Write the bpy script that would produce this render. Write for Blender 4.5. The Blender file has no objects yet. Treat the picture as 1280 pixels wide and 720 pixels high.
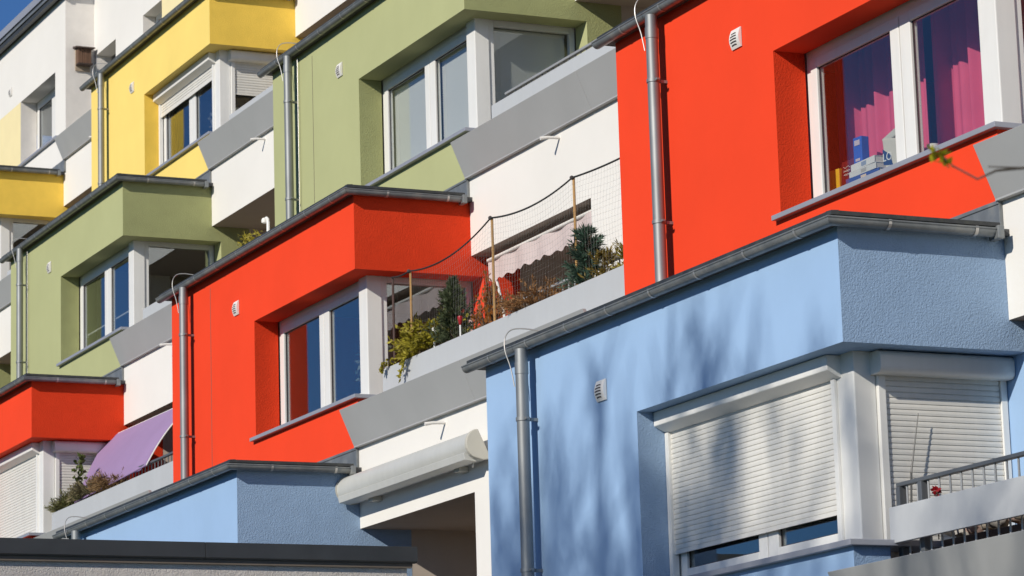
import bpy, math, random
from mathutils import Vector, Matrix
sc = bpy.context.scene
col = sc.collection
R = math.radians

# ---------------------------------------------------------------- site dimensions (metres)
L, DEP, W, H = 11.285, 1.270, 5.494, 2.8        # house pitch, step back per storey, bay width, storey height
XC = {'A': 0.0, 'B': -11.339, 'C': -22.742, 'D': -33.93}
GROUND = -5.85
HEAD, SILL = -0.655, -1.925                      # window head and sill height below the eave
SUN = Vector((0.48, -1.0, 0.56)).normalized()    # direction towards the sun

# ---------------------------------------------------------------- mesh builder
class MB:
    def __init__(s): s.v = []; s.f = []; s.m = []
    def add(s, vs, fs, mi=0):
        n = len(s.v); s.v += [tuple(p) for p in vs]
        for f in fs: s.f.append(tuple(i + n for i in f)); s.m.append(mi)
        return s
    def box(s, x0, x1, y0, y1, z0, z1, mi=0):
        return s.add([(x0,y0,z0),(x1,y0,z0),(x1,y1,z0),(x0,y1,z0),(x0,y0,z1),(x1,y0,z1),(x1,y1,z1),(x0,y1,z1)],
            [(0,3,2,1),(4,5,6,7),(0,1,5,4),(1,2,6,5),(2,3,7,6),(3,0,4,7)], mi)
    def prism(s, pts, axis, a, b, mi=0):
        """closed 2D outline swept along an axis: 'x' takes (y,z), 'y' takes (x,z), 'z' takes (x,y)"""
        def P(p, t): return {'x': (t, p[0], p[1]), 'y': (p[0], t, p[1]), 'z': (p[0], p[1], t)}[axis]
        n = len(pts); vs = [P(p, a) for p in pts] + [P(p, b) for p in pts]
        return s.add(vs, [(i, (i+1) % n, n+(i+1) % n, n+i) for i in range(n)] + [tuple(range(n))[::-1], tuple(range(n, 2*n))], mi)
    def tube(s, pts, r, n=8, mi=0, cap=True):
        pts = [Vector(p) for p in pts]; k = len(pts)
        rs = r if isinstance(r, (list, tuple)) else [r]*k
        t0 = (pts[1]-pts[0]).normalized()
        u = t0.orthogonal().normalized(); vs = []
        for i, p in enumerate(pts):
            t = (pts[min(i+1, k-1)] - pts[max(i-1, 0)])
            t = t.normalized() if t.length > 1e-9 else t0
            u = (u - t*u.dot(t)); u = u.normalized() if u.length > 1e-6 else t.orthogonal().normalized()
            w = t.cross(u)
            for j in range(n):
                a = 2*math.pi*j/n; vs.append(p + (u*math.cos(a) + w*math.sin(a))*rs[i])
        fs = []
        for i in range(k-1):
            for j in range(n): fs.append((i*n+j, i*n+(j+1) % n, (i+1)*n+(j+1) % n, (i+1)*n+j))
        if cap: fs += [tuple(range(n))[::-1], tuple(range((k-1)*n, k*n))]
        return s.add(vs, fs, mi)
    def lathe(s, prof, c=(0,0,0), n=20, mi=0):
        vs = []
        for r, z in prof:
            for j in range(n):
                a = 2*math.pi*j/n; vs.append((c[0]+r*math.cos(a), c[1]+r*math.sin(a), c[2]+z))
        fs = []
        for i in range(len(prof)-1):
            for j in range(n): fs.append((i*n+j, i*n+(j+1) % n, (i+1)*n+(j+1) % n, (i+1)*n+j))
        fs += [tuple(range(n))[::-1], tuple(range((len(prof)-1)*n, len(prof)*n))]
        return s.add(vs, fs, mi)
    def quad(s, a, b, c, d, mi=0): return s.add([a, b, c, d], [(0,1,2,3)], mi)
    def build(s, name, mats, parent=None, bevel=0, smooth=False, side=None, loc=None):
        me = bpy.data.meshes.new(name); me.from_pydata(s.v, [], s.f)
        if not isinstance(mats, (list, tuple)): mats = [mats]
        for m in mats: me.materials.append(m)
        me.polygons.foreach_set('material_index', s.m)
        me.update()
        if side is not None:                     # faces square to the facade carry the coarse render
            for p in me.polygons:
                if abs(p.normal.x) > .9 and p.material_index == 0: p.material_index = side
        if smooth:
            me.polygons.foreach_set('use_smooth', [True]*len(me.polygons))
            try: me.set_sharp_from_angle(angle=R(40))
            except Exception: pass
        o = bpy.data.objects.new(name, me); col.objects.link(o)
        if parent: o.parent = parent
        if loc: o.location = loc
        if bevel:
            b = o.modifiers.new('bevel', 'BEVEL'); b.width = bevel; b.segments = 2; b.limit_method = 'ANGLE'; b.angle_limit = R(50)
        return o

def thing(name, label, cat, loc=(0,0,0), group=None, rotz=0):
    o = bpy.data.objects.new(name, None); col.objects.link(o); o.location = loc; o.rotation_euler = (0,0,rotz)
    o.empty_display_size = .1
    return tag(o, label, cat, group)
def tag(o, label, cat, group=None):
    o['label'] = label; o['category'] = cat
    if group: o['group'] = group
    return o
def struct(o, kind='structure'): o['kind'] = kind; return o
def part_label(o, t): o['label'] = t; return o

# ---------------------------------------------------------------- materials
def mat(name, base, rough=.6, metal=0, var=.06, vscale=3, bump=0, bscale=60, bdist=.004, spec=.5, streak=0, trans=0, detail=3, stretch=None, dirt=None):
    m = bpy.data.materials.new(name); m.use_nodes = True
    nt = m.node_tree; N = nt.nodes; K = nt.links; b = N['Principled BSDF']
    b.inputs['Roughness'].default_value = rough; b.inputs['Metallic'].default_value = metal
    b.inputs['Specular IOR Level'].default_value = spec
    geo = N.new('ShaderNodeNewGeometry'); pos = geo.outputs['Position']
    def noise(scale, det=3, st=None, rgh=.55):
        n = N.new('ShaderNodeTexNoise'); n.inputs['Scale'].default_value = scale; n.inputs['Detail'].default_value = det
        n.inputs['Roughness'].default_value = rgh
        if st:
            mp = N.new('ShaderNodeMapping'); mp.inputs['Scale'].default_value = st
            K.new(pos, mp.inputs['Vector']); K.new(mp.outputs[0], n.inputs['Vector'])
        else: K.new(pos, n.inputs['Vector'])
        return n.outputs['Fac']
    base = tuple(base)
    c = None
    def mul(prev, fac, lo, hi, f0=.3, f1=.7):
        r = N.new('ShaderNodeMapRange'); r.inputs['From Min'].default_value = f0; r.inputs['From Max'].default_value = f1
        r.inputs['To Min'].default_value = lo; r.inputs['To Max'].default_value = hi; K.new(fac, r.inputs['Value'])
        x = N.new('ShaderNodeMix'); x.data_type = 'RGBA'; x.blend_type = 'MULTIPLY'; x.inputs['Factor'].default_value = 1
        if prev is None: x.inputs['A'].default_value = (*base, 1)
        else: K.new(prev, x.inputs['A'])
        cc = N.new('ShaderNodeCombineColor')
        for ch in range(3): K.new(r.outputs[0], cc.inputs[ch])
        K.new(cc.outputs[0], x.inputs['B'])
        return x.outputs['Result']
    if var: c = mul(None, noise(vscale, 4, stretch), 1-var, 1+var*.6)
    if var: c = mul(c, noise(vscale*.23, 3), 1-var*.7, 1+var*.4)
    if streak: c = mul(c, noise(5, 4, (3, 3, .25)), 1-streak, 1.0, .35, .62)
    if dirt:                                     # (colour, amount, scale): patchy grime of its own shape
        n = noise(dirt[2], 6, None, .65); r = N.new('ShaderNodeMapRange')
        r.inputs['From Min'].default_value = .5; r.inputs['From Max'].default_value = .72; r.inputs['To Max'].default_value = dirt[1]
        K.new(n, r.inputs['Value']); x = N.new('ShaderNodeMix'); x.data_type = 'RGBA'; K.new(r.outputs[0], x.inputs['Factor'])
        if c is None: x.inputs['A'].default_value = (*base, 1)
        else: K.new(c, x.inputs['A'])
        x.inputs['B'].default_value = (*dirt[0], 1); c = x.outputs['Result']
    if c is None: b.inputs['Base Color'].default_value = (*base, 1)
    else: K.new(c, b.inputs['Base Color'])
    if bump:
        bp = N.new('ShaderNodeBump'); bp.inputs['Strength'].default_value = bump; bp.inputs['Distance'].default_value = bdist
        K.new(noise(bscale, detail), bp.inputs['Height']); K.new(bp.outputs[0], b.inputs['Normal'])
    if trans:
        tb = N.new('ShaderNodeBsdfTranslucent'); mx = N.new('ShaderNodeMixShader'); mx.inputs[0].default_value = trans
        if c is None: tb.inputs['Color'].default_value = (*base, 1)
        else: K.new(c, tb.inputs['Color'])
        K.new(b.outputs[0], mx.inputs[1]); K.new(tb.outputs[0], mx.inputs[2]); K.new(mx.outputs[0], N['Material Output'].inputs[0])
    return m

def glass(name, tint=(1,1,1), ior=.17, rough=0.0):   # ior: reflectance seen straight on, per face
    m = bpy.data.materials.new(name); m.use_nodes = True; nt = m.node_tree; N = nt.nodes; K = nt.links
    N.remove(N['Principled BSDF'])
    tr = N.new('ShaderNodeBsdfTransparent'); tr.inputs[0].default_value = (*tint, 1)
    gl = N.new('ShaderNodeBsdfGlossy'); gl.inputs['Roughness'].default_value = rough; gl.inputs['Color'].default_value = (.9,.95,1,1)
    geo = N.new('ShaderNodeNewGeometry'); n = N.new('ShaderNodeTexNoise'); n.inputs['Scale'].default_value = 1.6; n.inputs['Detail'].default_value = 1
    K.new(geo.outputs['Position'], n.inputs['Vector'])
    def mth(op, a, b=None):
        q = N.new('ShaderNodeMath'); q.operation = op
        for i_, v_ in enumerate((a, b)):
            if v_ is None: continue
            if isinstance(v_, (int, float)): q.inputs[i_].default_value = v_
            else: K.new(v_, q.inputs[i_])
        return q.outputs[0]
    dt = N.new('ShaderNodeVectorMath'); dt.operation = 'DOT_PRODUCT'
    K.new(geo.outputs['Normal'], dt.inputs[0]); K.new(geo.outputs['Incoming'], dt.inputs[1])
    fr_ = mth('ADD', mth('MULTIPLY', mth('POWER', mth('SUBTRACT', 1.0, mth('ABSOLUTE', dt.outputs['Value'])), 5.0), 1-ior), ior)
    bp = N.new('ShaderNodeBump'); bp.inputs['Strength'].default_value = .25; bp.inputs['Distance'].default_value = .004
    K.new(n.outputs['Fac'], bp.inputs['Height']); K.new(bp.outputs[0], gl.inputs['Normal'])
    mx = N.new('ShaderNodeMixShader'); K.new(fr_, mx.inputs[0]); K.new(tr.outputs[0], mx.inputs[1]); K.new(gl.outputs[0], mx.inputs[2])
    K.new(mx.outputs[0], N['Material Output'].inputs[0])
    return m

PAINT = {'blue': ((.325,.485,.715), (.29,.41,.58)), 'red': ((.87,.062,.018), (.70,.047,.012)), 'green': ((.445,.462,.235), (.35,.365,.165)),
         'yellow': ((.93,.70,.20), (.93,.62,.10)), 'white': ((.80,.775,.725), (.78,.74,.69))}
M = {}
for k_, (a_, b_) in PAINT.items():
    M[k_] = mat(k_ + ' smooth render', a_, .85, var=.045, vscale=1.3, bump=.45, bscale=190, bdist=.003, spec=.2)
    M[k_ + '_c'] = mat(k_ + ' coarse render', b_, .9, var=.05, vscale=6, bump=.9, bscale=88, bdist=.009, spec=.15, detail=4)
M['white'] = mat('white smooth render', PAINT['white'][0], .85, var=.03, vscale=1.1, bump=.3, bscale=200, bdist=.002, spec=.2)
M['pale'] = mat('pale yellow render', (.86,.74,.42), .85, var=.03, bump=.25, bscale=170, bdist=.003, spec=.25)
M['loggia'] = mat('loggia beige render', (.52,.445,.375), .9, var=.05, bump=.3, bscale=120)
M['ceil'] = mat('loggia ceiling with painted shade', (.34,.285,.24), .9, var=.04)  # white soffit's shade put into the colour: darker and browner than the wall
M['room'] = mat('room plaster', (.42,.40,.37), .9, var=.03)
M['pvc'] = mat('white window plastic', (.80,.79,.75), .35, var=.025, vscale=4, streak=.03)
M['slat'] = mat('shutter slat plastic', (.74,.72,.665), .45, var=.04, vscale=5, streak=.05)
M['zinc'] = mat('weathered zinc', (.25,.265,.27), .5, .45, var=.2, vscale=7, dirt=((.36,.34,.28), .55, 7))
M['zinc_new'] = mat('galvanised pipe', (.29,.30,.30), .55, .65, var=.14, vscale=9, stretch=(1,1,.25))
M['zinc_dark'] = mat('dark roof edge', (.055,.058,.06), .5, .3, var=.2, vscale=10, dirt=((.12,.12,.08), .5, 14))
M['roof'] = mat('roof bitumen', (.10,.10,.10), .9, var=.2, bump=.4)
M['sill'] = mat('painted metal sill', (.36,.37,.41), .4, .2, var=.06)
M['panel'] = mat('grey facade panel', (.40,.405,.40), .6, var=.04, vscale=2)
M['board'] = mat('pale grey balcony board', (.50,.515,.525), .55, var=.04, vscale=1.5, streak=.02)
M['steel'] = mat('dark painted steel', (.13,.14,.15), .45, .3, var=.1)
M['steel_l'] = mat('grey painted steel', (.42,.42,.41), .45, .3, var=.1)
M['slot'] = mat('vent shadow gap', (.06,.05,.05), .9, var=0)
M['cover'] = mat('vent cover plastic', (.80,.77,.72), .5, var=.03)
M['joint'] = mat('joint sealant', (.16,.13,.10), .9, var=.1)
M['glass'] = glass('window glass', (.94,.96,.95))
M['glass_m'] = glass('window glass with less sheen', (.96,.97,.96), .10)
M['glass_c'] = glass('clear window glass', (.98,.99,.98), .04)
M['glass_d'] = glass('tinted window glass', (.88,.90,.88))
M['coping'] = mat('dark coping metal', (.055,.058,.058), .5, .2, var=.12, vscale=4)
M['stucco'] = mat('grey roughcast', (.62,.575,.52), .95, var=.09, vscale=9, bump=1, bscale=75, bdist=.014, detail=5)
M['slate'] = mat('slate roof sheet', (.16,.22,.30), .5, .2, var=.05)
M['wire'] = mat('aluminium wire', (.55,.53,.50), .4, .7, var=.05)

# ---------------------------------------------------------------- parts of one flat of the stepped house
def front_window(p, xl=2.598, y=0.0, glassm='glass', head=HEAD):
    """corner window, long leaf pair facing the street"""
    mb = MB(); yf = y+.286
    mb.box(xl, xl+.07, yf, yf+.06, SILL-.03, head+.03)
    mb.box(xl+.07, 5.02, yf, yf+.06, head-.075, head+.03)
    mb.box(xl+.07, 5.02, yf, yf+.06, SILL-.03, SILL+.055)
    fr = mb.build('window', M['pvc'], p, bevel=.004)
    for a, b, l, r in ((xl+.072, 3.925, .09, .12), (3.937, 5.015, .14, .03)):
        s = MB(); y0, y1 = y+.272, y+.338
        zt, zb = head-.07, SILL+.05
        s.box(a, a+l, y0, y1, zb, zt); s.box(b-r, b, y0, y1, zb, zt)
        s.box(a+l, b-r, y0, y1, zt-.075, zt); s.box(a+l, b-r, y0, y1, zb, zb+.075)
        s.build('sash', M['pvc'], fr, bevel=.006)
        g = MB().box(a+l-.01, b-r+.01, y+.30, y+.306, zb+.06, zt-.06); g.build('pane', M[glassm], fr)
        k = MB()                                  # dark rubber seal round the pane
        i0, i1, j0, j1 = a+l, b-r, zb+.075, zt-.075
        vs = [(x_, y_, z_) for y_ in (y+.2925, y+.2995) for e in (0, .007) for x_, z_ in ((i0+e, j0+e), (i1-e, j0+e), (i1-e, j1-e), (i0+e, j1-e))]
        k.add(vs, [(q, (q+1) % 4, 4+(q+1) % 4, 4+q) for q in range(4)] + [(4+q, 4+(q+1) % 4, 12+(q+1) % 4, 12+q) for q in range(4)])
        k.build('seal', M['slot'], fr)
    return fr
def corner_post(p):
    mb = MB().box(5.0, 5.215, .235, .40, SILL-.03, HEAD+.02)
    mb.build('corner_post', M['pvc'], p, bevel=.008)
def side_window(p, glassm='glass_d'):
    mb = MB(); x0, x1 = 5.14, 5.20
    mb.box(x0, x1, .402, .46, SILL-.6, HEAD+.03); mb.box(x0, x1, 1.335, 1.398, SILL-.6, HEAD+.03)
    mb.box(x0, x1, .46, 1.335, HEAD-.06, HEAD+.03); mb.box(x0, x1, .46, 1.335, SILL-.6, SILL-.5)
    fr = mb.build('side_window', M['pvc'], p, bevel=.004)
    MB().box(5.165, 5.171, .455, 1.34, SILL-.52, HEAD-.05).build('pane', M[glassm], fr)
    return fr

def slat_sheet(mb, a, b, plane, zt, zb, axis, sgn, pitch=.037):
    n = max(1, int(round((zt-zb)/pitch))); pitch = (zt-zb)/n
    prof = [(0, 0), (.0042, -.10), (.0060, -.45), (.0048, -.86), (-.002, -.93), (-.002, -1)]
    pts = []
    for i in range(n):
        for o_, t in prof: pts.append((plane + sgn*o_, zt + (t-i)*pitch))
    vs = []
    for q, z in pts:
        for e in (a, b): vs.append((e, q, z) if axis == 'x' else (q, e, z))
    fs = [(2*i, 2*i+1, 2*i+3, 2*i+2) for i in range(len(pts)-1)]
    mb.add(vs, fs)
def front_shutter(p, zb):
    mb = MB(); slat_sheet(mb, 2.652, 4.952, .243, HEAD-.13, zb, 'x', -1)
    mb.box(2.652, 4.952, .232, .246, zb-.03, zb)
    sh = mb.build('roller_shutter', M['slat'], p)
    MB().prism([(.27,HEAD-.003),(.13,HEAD-.003),(.13,HEAD-.105),(.225,HEAD-.15),(.27,HEAD-.15)], 'x', 2.60, 5.06).build('shutter_box', M['pvc'], sh, bevel=.006)
    for a, b in ((2.60, 2.652), (4.952, 5.0)):
        MB().box(a, b, .215, .268, SILL-.005, HEAD-.15).build('guide_rail', M['pvc'], sh, bevel=.003)
def side_shutter(p, zb):
    mb = MB(); slat_sheet(mb, .457, 1.342, 5.222, HEAD-.15, zb, 'y', 1)
    mb.box(5.215, 5.232, .457, 1.342, zb-.03, zb)
    sh = mb.build('roller_shutter', M['slat'], p)
    pr = [(5.205,HEAD-.006)] + [(5.305+.045*math.sin(a*math.pi/2/5), HEAD-.05+.044*math.cos(a*math.pi/2/5)) for a in range(6)] + \
         [(5.31+.04*math.cos(a*math.pi/2/5), HEAD-.11-.045*math.sin(a*math.pi/2/5)) for a in range(6)] + [(5.205,HEAD-.155)]
    MB().prism(pr, 'y', .36, 1.394).build('shutter_box', M['pvc'], sh, bevel=.004, smooth=True)
    for a, b in ((.402, .455), (1.344, 1.392)):
        MB().box(5.202, 5.245, a, b, SILL-.6, HEAD-.152).build('guide_rail', M['pvc'], sh, bevel=.003)

def gutter(p, xl=-.15):
    r, yc, zc = .046, -.098, .124
    path = [(xl, yc), (W+.085, yc), (W+.085, 1.165)]
    prof = [(math.cos(a), math.sin(a)) for a in [math.pi*(.97+ .03*0) + math.pi*i/10*1.0 for i in range(11)]]
    def sweep(mb, pr):
        k = len(pr); vs = []
        for i, (x, y) in enumerate(path):
            for o_, z in pr:                     # o_ : offset outwards from the wall
                if i == 0: vs.append((x, y-o_, zc+z))
                elif i == 1: vs.append((x+o_, y-o_, zc+z))
                else: vs.append((x+o_, y, zc+z))
        mb.add(vs, [(i*k+j, (i+1)*k+j, (i+1)*k+(j+1) % k, i*k+(j+1) % k) for i in range(2) for j in range(k)] + [tuple(range(k)), tuple(range(2*k, 3*k))[::-1]])
    mb = MB()
    outer = [(r*math.cos(math.pi*i/12), -r*math.sin(math.pi*i/12)) for i in range(13)]
    inner = [((r-.004)*math.cos(math.pi*i/12), -(r-.004)*math.sin(math.pi*i/12)) for i in range(12, -1, -1)]
    sweep(mb, outer+inner)
    sweep(mb, [(r+.007*math.cos(a*math.pi/4), .004+.007*math.sin(a*math.pi/4)) for a in range(8)])
    g = mb.build('gutter', M['zinc'], p, smooth=True)
    arc = [(r+.003)*1.0]
    def strap(at, along):
        s = MB(); pr = [((r+.004)*math.cos(math.pi*i/10-.25), -(r+.004)*math.sin(math.pi*i/10-.25)) for i in range(11)]
        for i in range(10):
            (o0, z0), (o1, z1) = pr[i], pr[i+1]
            if along == 'x': q = [(at-.012, yc-o0, zc+z0), (at+.012, yc-o0, zc+z0), (at+.012, yc-o1, zc+z1), (at-.012, yc-o1, zc+z1)]
            else: q = [(W+.085+o0, at-.012, zc+z0), (W+.085+o0, at+.012, zc+z0), (W+.085+o1, at+.012, zc+z1), (W+.085+o1, at-.012, zc+z1)]
            s.quad(*q)
        s.build('bracket', M['wire'], g)
    for i in range(8): strap(.36+.69*i, 'x')
    for y in (.32, .98): strap(y, 'y')
    # end stop block on the return
    MB().box(W+.03, W+.15, 1.13, 1.18, .06, .15).build('end_cap', M['zinc'], g, bevel=.008)

def downpipe(p, x, zb, cable=False):
    mb = MB(); y = -.122
    mb.tube([(x, y, .085), (x, y, zb)], .049, 20)
    mb.tube([(x, y, -.02), (x, y, -.11)], .053, 20)
    pp = mb.build('downpipe', M['zinc_new'], p, smooth=True)
    for z in (-.46, -1.62):
        if z < zb+.2: continue
        c = MB().tube([(x, y, z-.014), (x, y, z+.014)], .056, 20)
        c.box(x-.012, x+.012, -.06, .0, z-.012, z+.012); c.box(x+.05, x+.085, y-.012, y+.012, z-.008, z+.008)
        c.build('pipe_clamp', M['zinc_new'], pp, smooth=True)
    # lightning conductor looping over the gutter
    pts = [(x-.05, y-.04, -.20), (x-.06, y-.065, -.05), (x-.075, y-.10, .08), (x-.07, y-.10, .18), (x-.02, y-.07, .235), (x+.06, y, .235), (x+.16, y+.12, .20), (x+.24, y+.2, .16)]
    sm = []
    for i in range(len(pts)-1):
        a, b = Vector(pts[i]), Vector(pts[i+1]); pa = Vector(pts[max(i-1,0)]); pb = Vector(pts[min(i+2,len(pts)-1)])
        for t in (0, .25, .5, .75):
            sm.append(.5*((2*a)+(b-pa)*t+(2*pa-5*a+4*b-pb)*t*t+(3*a-pa-3*b+pb)*t**3))
    sm.append(Vector(pts[-1]))
    wb = MB().tube(sm, .005, 6)
    if cable: wb.tube([(x+.075, -.03, .05), (x+.075, -.03, zb)], .004, 6)
    wb.build('conductor_wire', M['wire'], pp, smooth=True)

def vent(p, x=2.06, z=-.415, s=.88):
    mb = MB(); w, h = .083*s, .088*s; n = 8
    def Y(t): return -.012 - .022*math.sin(math.pi*t)
    vs = []; 
    for i in range(n+1):
        t = i/n; zz = z+h-2*h*t
        vs += [(x-w, -.004, zz), (x-w, Y(t), zz), (x+w, Y(t), zz), (x+w, -.004, zz)]
    fs = []
    for i in range(n):
        for j in range(3): fs.append((4*i+j, 4*i+j+1, 4*i+j+5, 4*i+j+4)[::-1])
    fs += [(0,1,2,3), tuple(4*n+j for j in (3,2,1,0))]
    mb.add(vs, fs); v = mb.build('vent', M['cover'], p)
    sl = MB()
    for i in range(5):
        t0 = .2+.145*i; hw = w*(.34, .5, .58, .5, .36)[i] if i else w*.36
        hw = w*(.50, .62, .66, .62, .50)[i]
        for j in range(4):
            a0, a1 = -1+.5*j, -.5+.5*j
            f = lambda a: .022*a*a
            sl.quad((x+hw*a0-.01, Y(t0+f(a0))-.0025, z+h-2*h*(t0+f(a0))), (x+hw*a1-.01, Y(t0+f(a1))-.0025, z+h-2*h*(t0+f(a1))),
                    (x+hw*a1-.01, Y(t0+.062+f(a1))-.0025, z+h-2*h*(t0+.062+f(a1))), (x+hw*a0-.01, Y(t0+.062+f(a0))-.0025, z+h-2*h*(t0+.062+f(a0))))
    sl.build('slot', M['slot'], v)

def parapet(p, xr, top=-1.66, ptop=-2.085, xl=W):
    MB().box(xl+.006, xr-.02, .27, .30, -1.945, top).build('parapet_board', M['board'], p, bevel=.004)
    dz = ptop+2.085
    for a, b in ((xl, 8.405), (8.413, xr-.34)):
        MB().prism([(-.2,ptop),(-.05,-2.44+dz*.5),(-.05,-2.455+dz*.5),(.0,-2.455+dz*.5),(.0,-2.42),(-.165,ptop)], 'x', a, b).build('planter_panel', M['panel'], p, bevel=.003)
    MB().box(xl+.02, xr-.05, .02, .32, -2.46, -2.40).build('planter_floor', M['panel'], p)
def railing(p, xs, xe, z=-1.56, y=.37, posts=(), low=-2.36, m='steel', m2='steel_l'):
    mb = MB().box(xs, xe, y-.022, y+.022, z-.014, z+.014)
    r = mb.build('railing', M[m], p, bevel=.006)
    for x in posts: MB().box(x-.022, x+.022, y-.03, y+.03, low, z-.014).build('post', M[m], r, bevel=.004)
    n = int((xe-xs-.1)/.126)
    proto = MB().tube([(0, y, low), (0, y, z-.012)], .0075, 8).build('baluster', M[m2], r, smooth=True)
    proto.location.x = xs+.1
    for i in range(1, n+1):
        x = xs+.1+.126*i
        if any(abs(x-q) < .04 for q in posts): continue
        o = proto.copy(); col.objects.link(o); o.parent = r; o.location.x = x

def flat(c, k, paint, label, xl=0.0, xr=None, pipe=.9, fwin='window', swin='window', fsh=None, ssh=None, glassf='glass', glasss='glass_d',
         rail=None, joint=False, cable=False, board=-1.66, ptop=-2.085, spout=True, loggia_lit=None, opening=True):
    p = thing('apartment', label, 'apartment', (XC[c], k*DEP, k*H), 'apartments of the stepped house')
    base = GROUND-.2 if k == 0 else -2.68
    m0, m1 = M[paint], M[paint+'_c']
    xr = L if xr is None else xr
    # painted bay
    mb = MB()
    mb.box(xl, W, 0, .27, HEAD, .10)
    mb.box(xl, 2.596, 0, .27, base, HEAD)
    mb.box(2.596, W, 0, .27, base, SILL-.036)
    mb.box(W-.27, W, .27, 1.81, HEAD, .10)
    mb.box(W-.27, W, 1.40, 1.81, base, HEAD)
    mb.box(W-.27, W, .27, 1.40, base, SILL-.62)
    mb.box(xl, xl+.25, .27, 4.5, base, .10)
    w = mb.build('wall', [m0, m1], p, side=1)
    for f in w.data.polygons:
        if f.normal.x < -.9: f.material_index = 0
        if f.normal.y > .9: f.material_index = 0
    if joint: MB().box(1.19, 1.198, -.0025, .004, base, -.02).build('expansion_joint', M['joint'], p)
    # dim room behind the glass
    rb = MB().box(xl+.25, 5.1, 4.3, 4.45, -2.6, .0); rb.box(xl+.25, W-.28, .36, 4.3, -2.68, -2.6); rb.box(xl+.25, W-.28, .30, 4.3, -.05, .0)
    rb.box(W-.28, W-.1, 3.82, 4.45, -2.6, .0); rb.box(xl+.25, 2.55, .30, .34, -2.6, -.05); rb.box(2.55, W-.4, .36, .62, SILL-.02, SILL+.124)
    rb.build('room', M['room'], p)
    # roof with overhang, gutter
    ro = MB().box(xl-.1, W+.07, -.06, DEP-.001, .10, .145).build('roof', M['roof'], p)
    MB().prism([(-.055,.146),(-.112,.144),(-.112,.172),(-.055,.176)], 'x', xl-.12, W+.121).build('roof_edge', M['zinc_dark'], ro)
    MB().prism([(W+.055,.146),(W+.122,.144),(W+.122,.1715),(W+.055,.1755)], 'y', -.1119, 1.165).build('roof_edge', M['zinc_dark'], ro)
    gutter(p, xl-.15)
    if k > 0:
        fl = MB().box(xl, W+.012, -.03, -.003, -2.66, -2.445)
        fl.box(xl, W+.012, -.038, -.03, -2.475, -2.452)
        fl.build('flashing', M['zinc'], p, bevel=.004)
    if pipe: downpipe(p, pipe, base, cable)
    vent(p)
    # windows
    front_window(p, glassm=glassf); corner_post(p); side_window(p, glasss)
    if fsh is not None: front_shutter(p, fsh)
    if ssh is not None: side_shutter(p, ssh)
    sl = MB().prism([(2.545,-.055),(W+.055,-.055),(W+.055,1.39),(5.2,1.39),(5.2,.31),(2.545,.31)], 'z', SILL-.036, SILL+.003)
    sl.build('window_sill', M['sill'], p, bevel=.004)
    # recess: white wall one step back, with the balcony opening
    wb = MB()
    wb.box(W+.002, 8.241, DEP, DEP+.54, -.45, .60)
    wb.box(8.241, xr+.3, DEP, DEP+.54, base, .60)
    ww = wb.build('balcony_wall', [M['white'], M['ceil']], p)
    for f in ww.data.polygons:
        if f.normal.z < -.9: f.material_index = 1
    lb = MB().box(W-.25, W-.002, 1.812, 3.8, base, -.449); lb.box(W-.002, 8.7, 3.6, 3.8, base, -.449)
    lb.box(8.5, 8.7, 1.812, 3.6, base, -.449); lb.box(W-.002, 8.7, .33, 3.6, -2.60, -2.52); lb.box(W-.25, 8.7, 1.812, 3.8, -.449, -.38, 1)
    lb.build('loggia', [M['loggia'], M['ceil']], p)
    if spout:
        x = 7.62; tb = MB().tube([(x, DEP+.01, .275), (x, DEP-.13, .268), (x-.01, DEP-.20, .255)], [.015,.015,.018], 12)
        tb.build('drain_spout', M['cover'], p, smooth=True)
    parapet(p, xr, board, ptop)
    if rail: railing(p, *rail)
    return p

A0 = flat('A', 0, 'blue', 'dappled blue apartment with both corner shutters down, biggest and lowest at the right', pipe=.93, fsh=-1.66, ssh=-2.45,
          rail=(5.44, 11.2, -1.56, .39, (5.47, 5.73)), board=-1.715, ptop=-2.13)
A1 = flat('A', 1, 'red', 'red apartment with magenta curtains and packets in the window, above the dappled blue one', pipe=.88, xr=11.28, glassf='glass_m')
B0 = flat('B', 0, 'blue', 'small blue apartment behind the dark-edged outbuilding, with a closed awning case beside it', xl=-.05, pipe=.62)
B1 = flat('B', 1, 'red', 'red apartment in the centre with the netted, planted balcony', xl=-.15, pipe=.62, joint=True, rail=(8.3, 11.0, -1.478, .50, (), -2.36, 'steel_l', 'steel_l'))
B2 = flat('B', 2, 'green', 'green apartment with white venetian blinds, above the netted balcony', xl=-.1, pipe=.72, joint=True, cable=True, glassf='glass_c', glasss='glass_c', rail=(5.66, 11.0, -1.57, .37, (), -2.3, 'steel_l', 'steel'))
C1 = flat('C', 1, 'red', 'red apartment with the purple awning and closed white shutters', pipe=.9, fsh=-1.87, ssh=-2.45, rail=(8.1, 11.1, -1.50, .42, (), -2.36, 'steel', 'steel'))
C2 = flat('C', 2, 'green', 'green apartment with plain reflecting windows, between the yellow bay and the purple awning', pipe=.91, cable=True)
C3 = flat('C', 3, 'yellow', 'yellow apartment with half-lowered shutters and a bulky shutter box', pipe=.885, fsh=-.98, ssh=-1.25)
D2 = flat('D', 2, 'green', 'apartment cut off by the left edge, only white wall and green reveal showing', pipe=None)
D3 = flat('D', 3, 'yellow', 'yellow apartment cut off by the left edge, under the white top storey', pipe=None)

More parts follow.
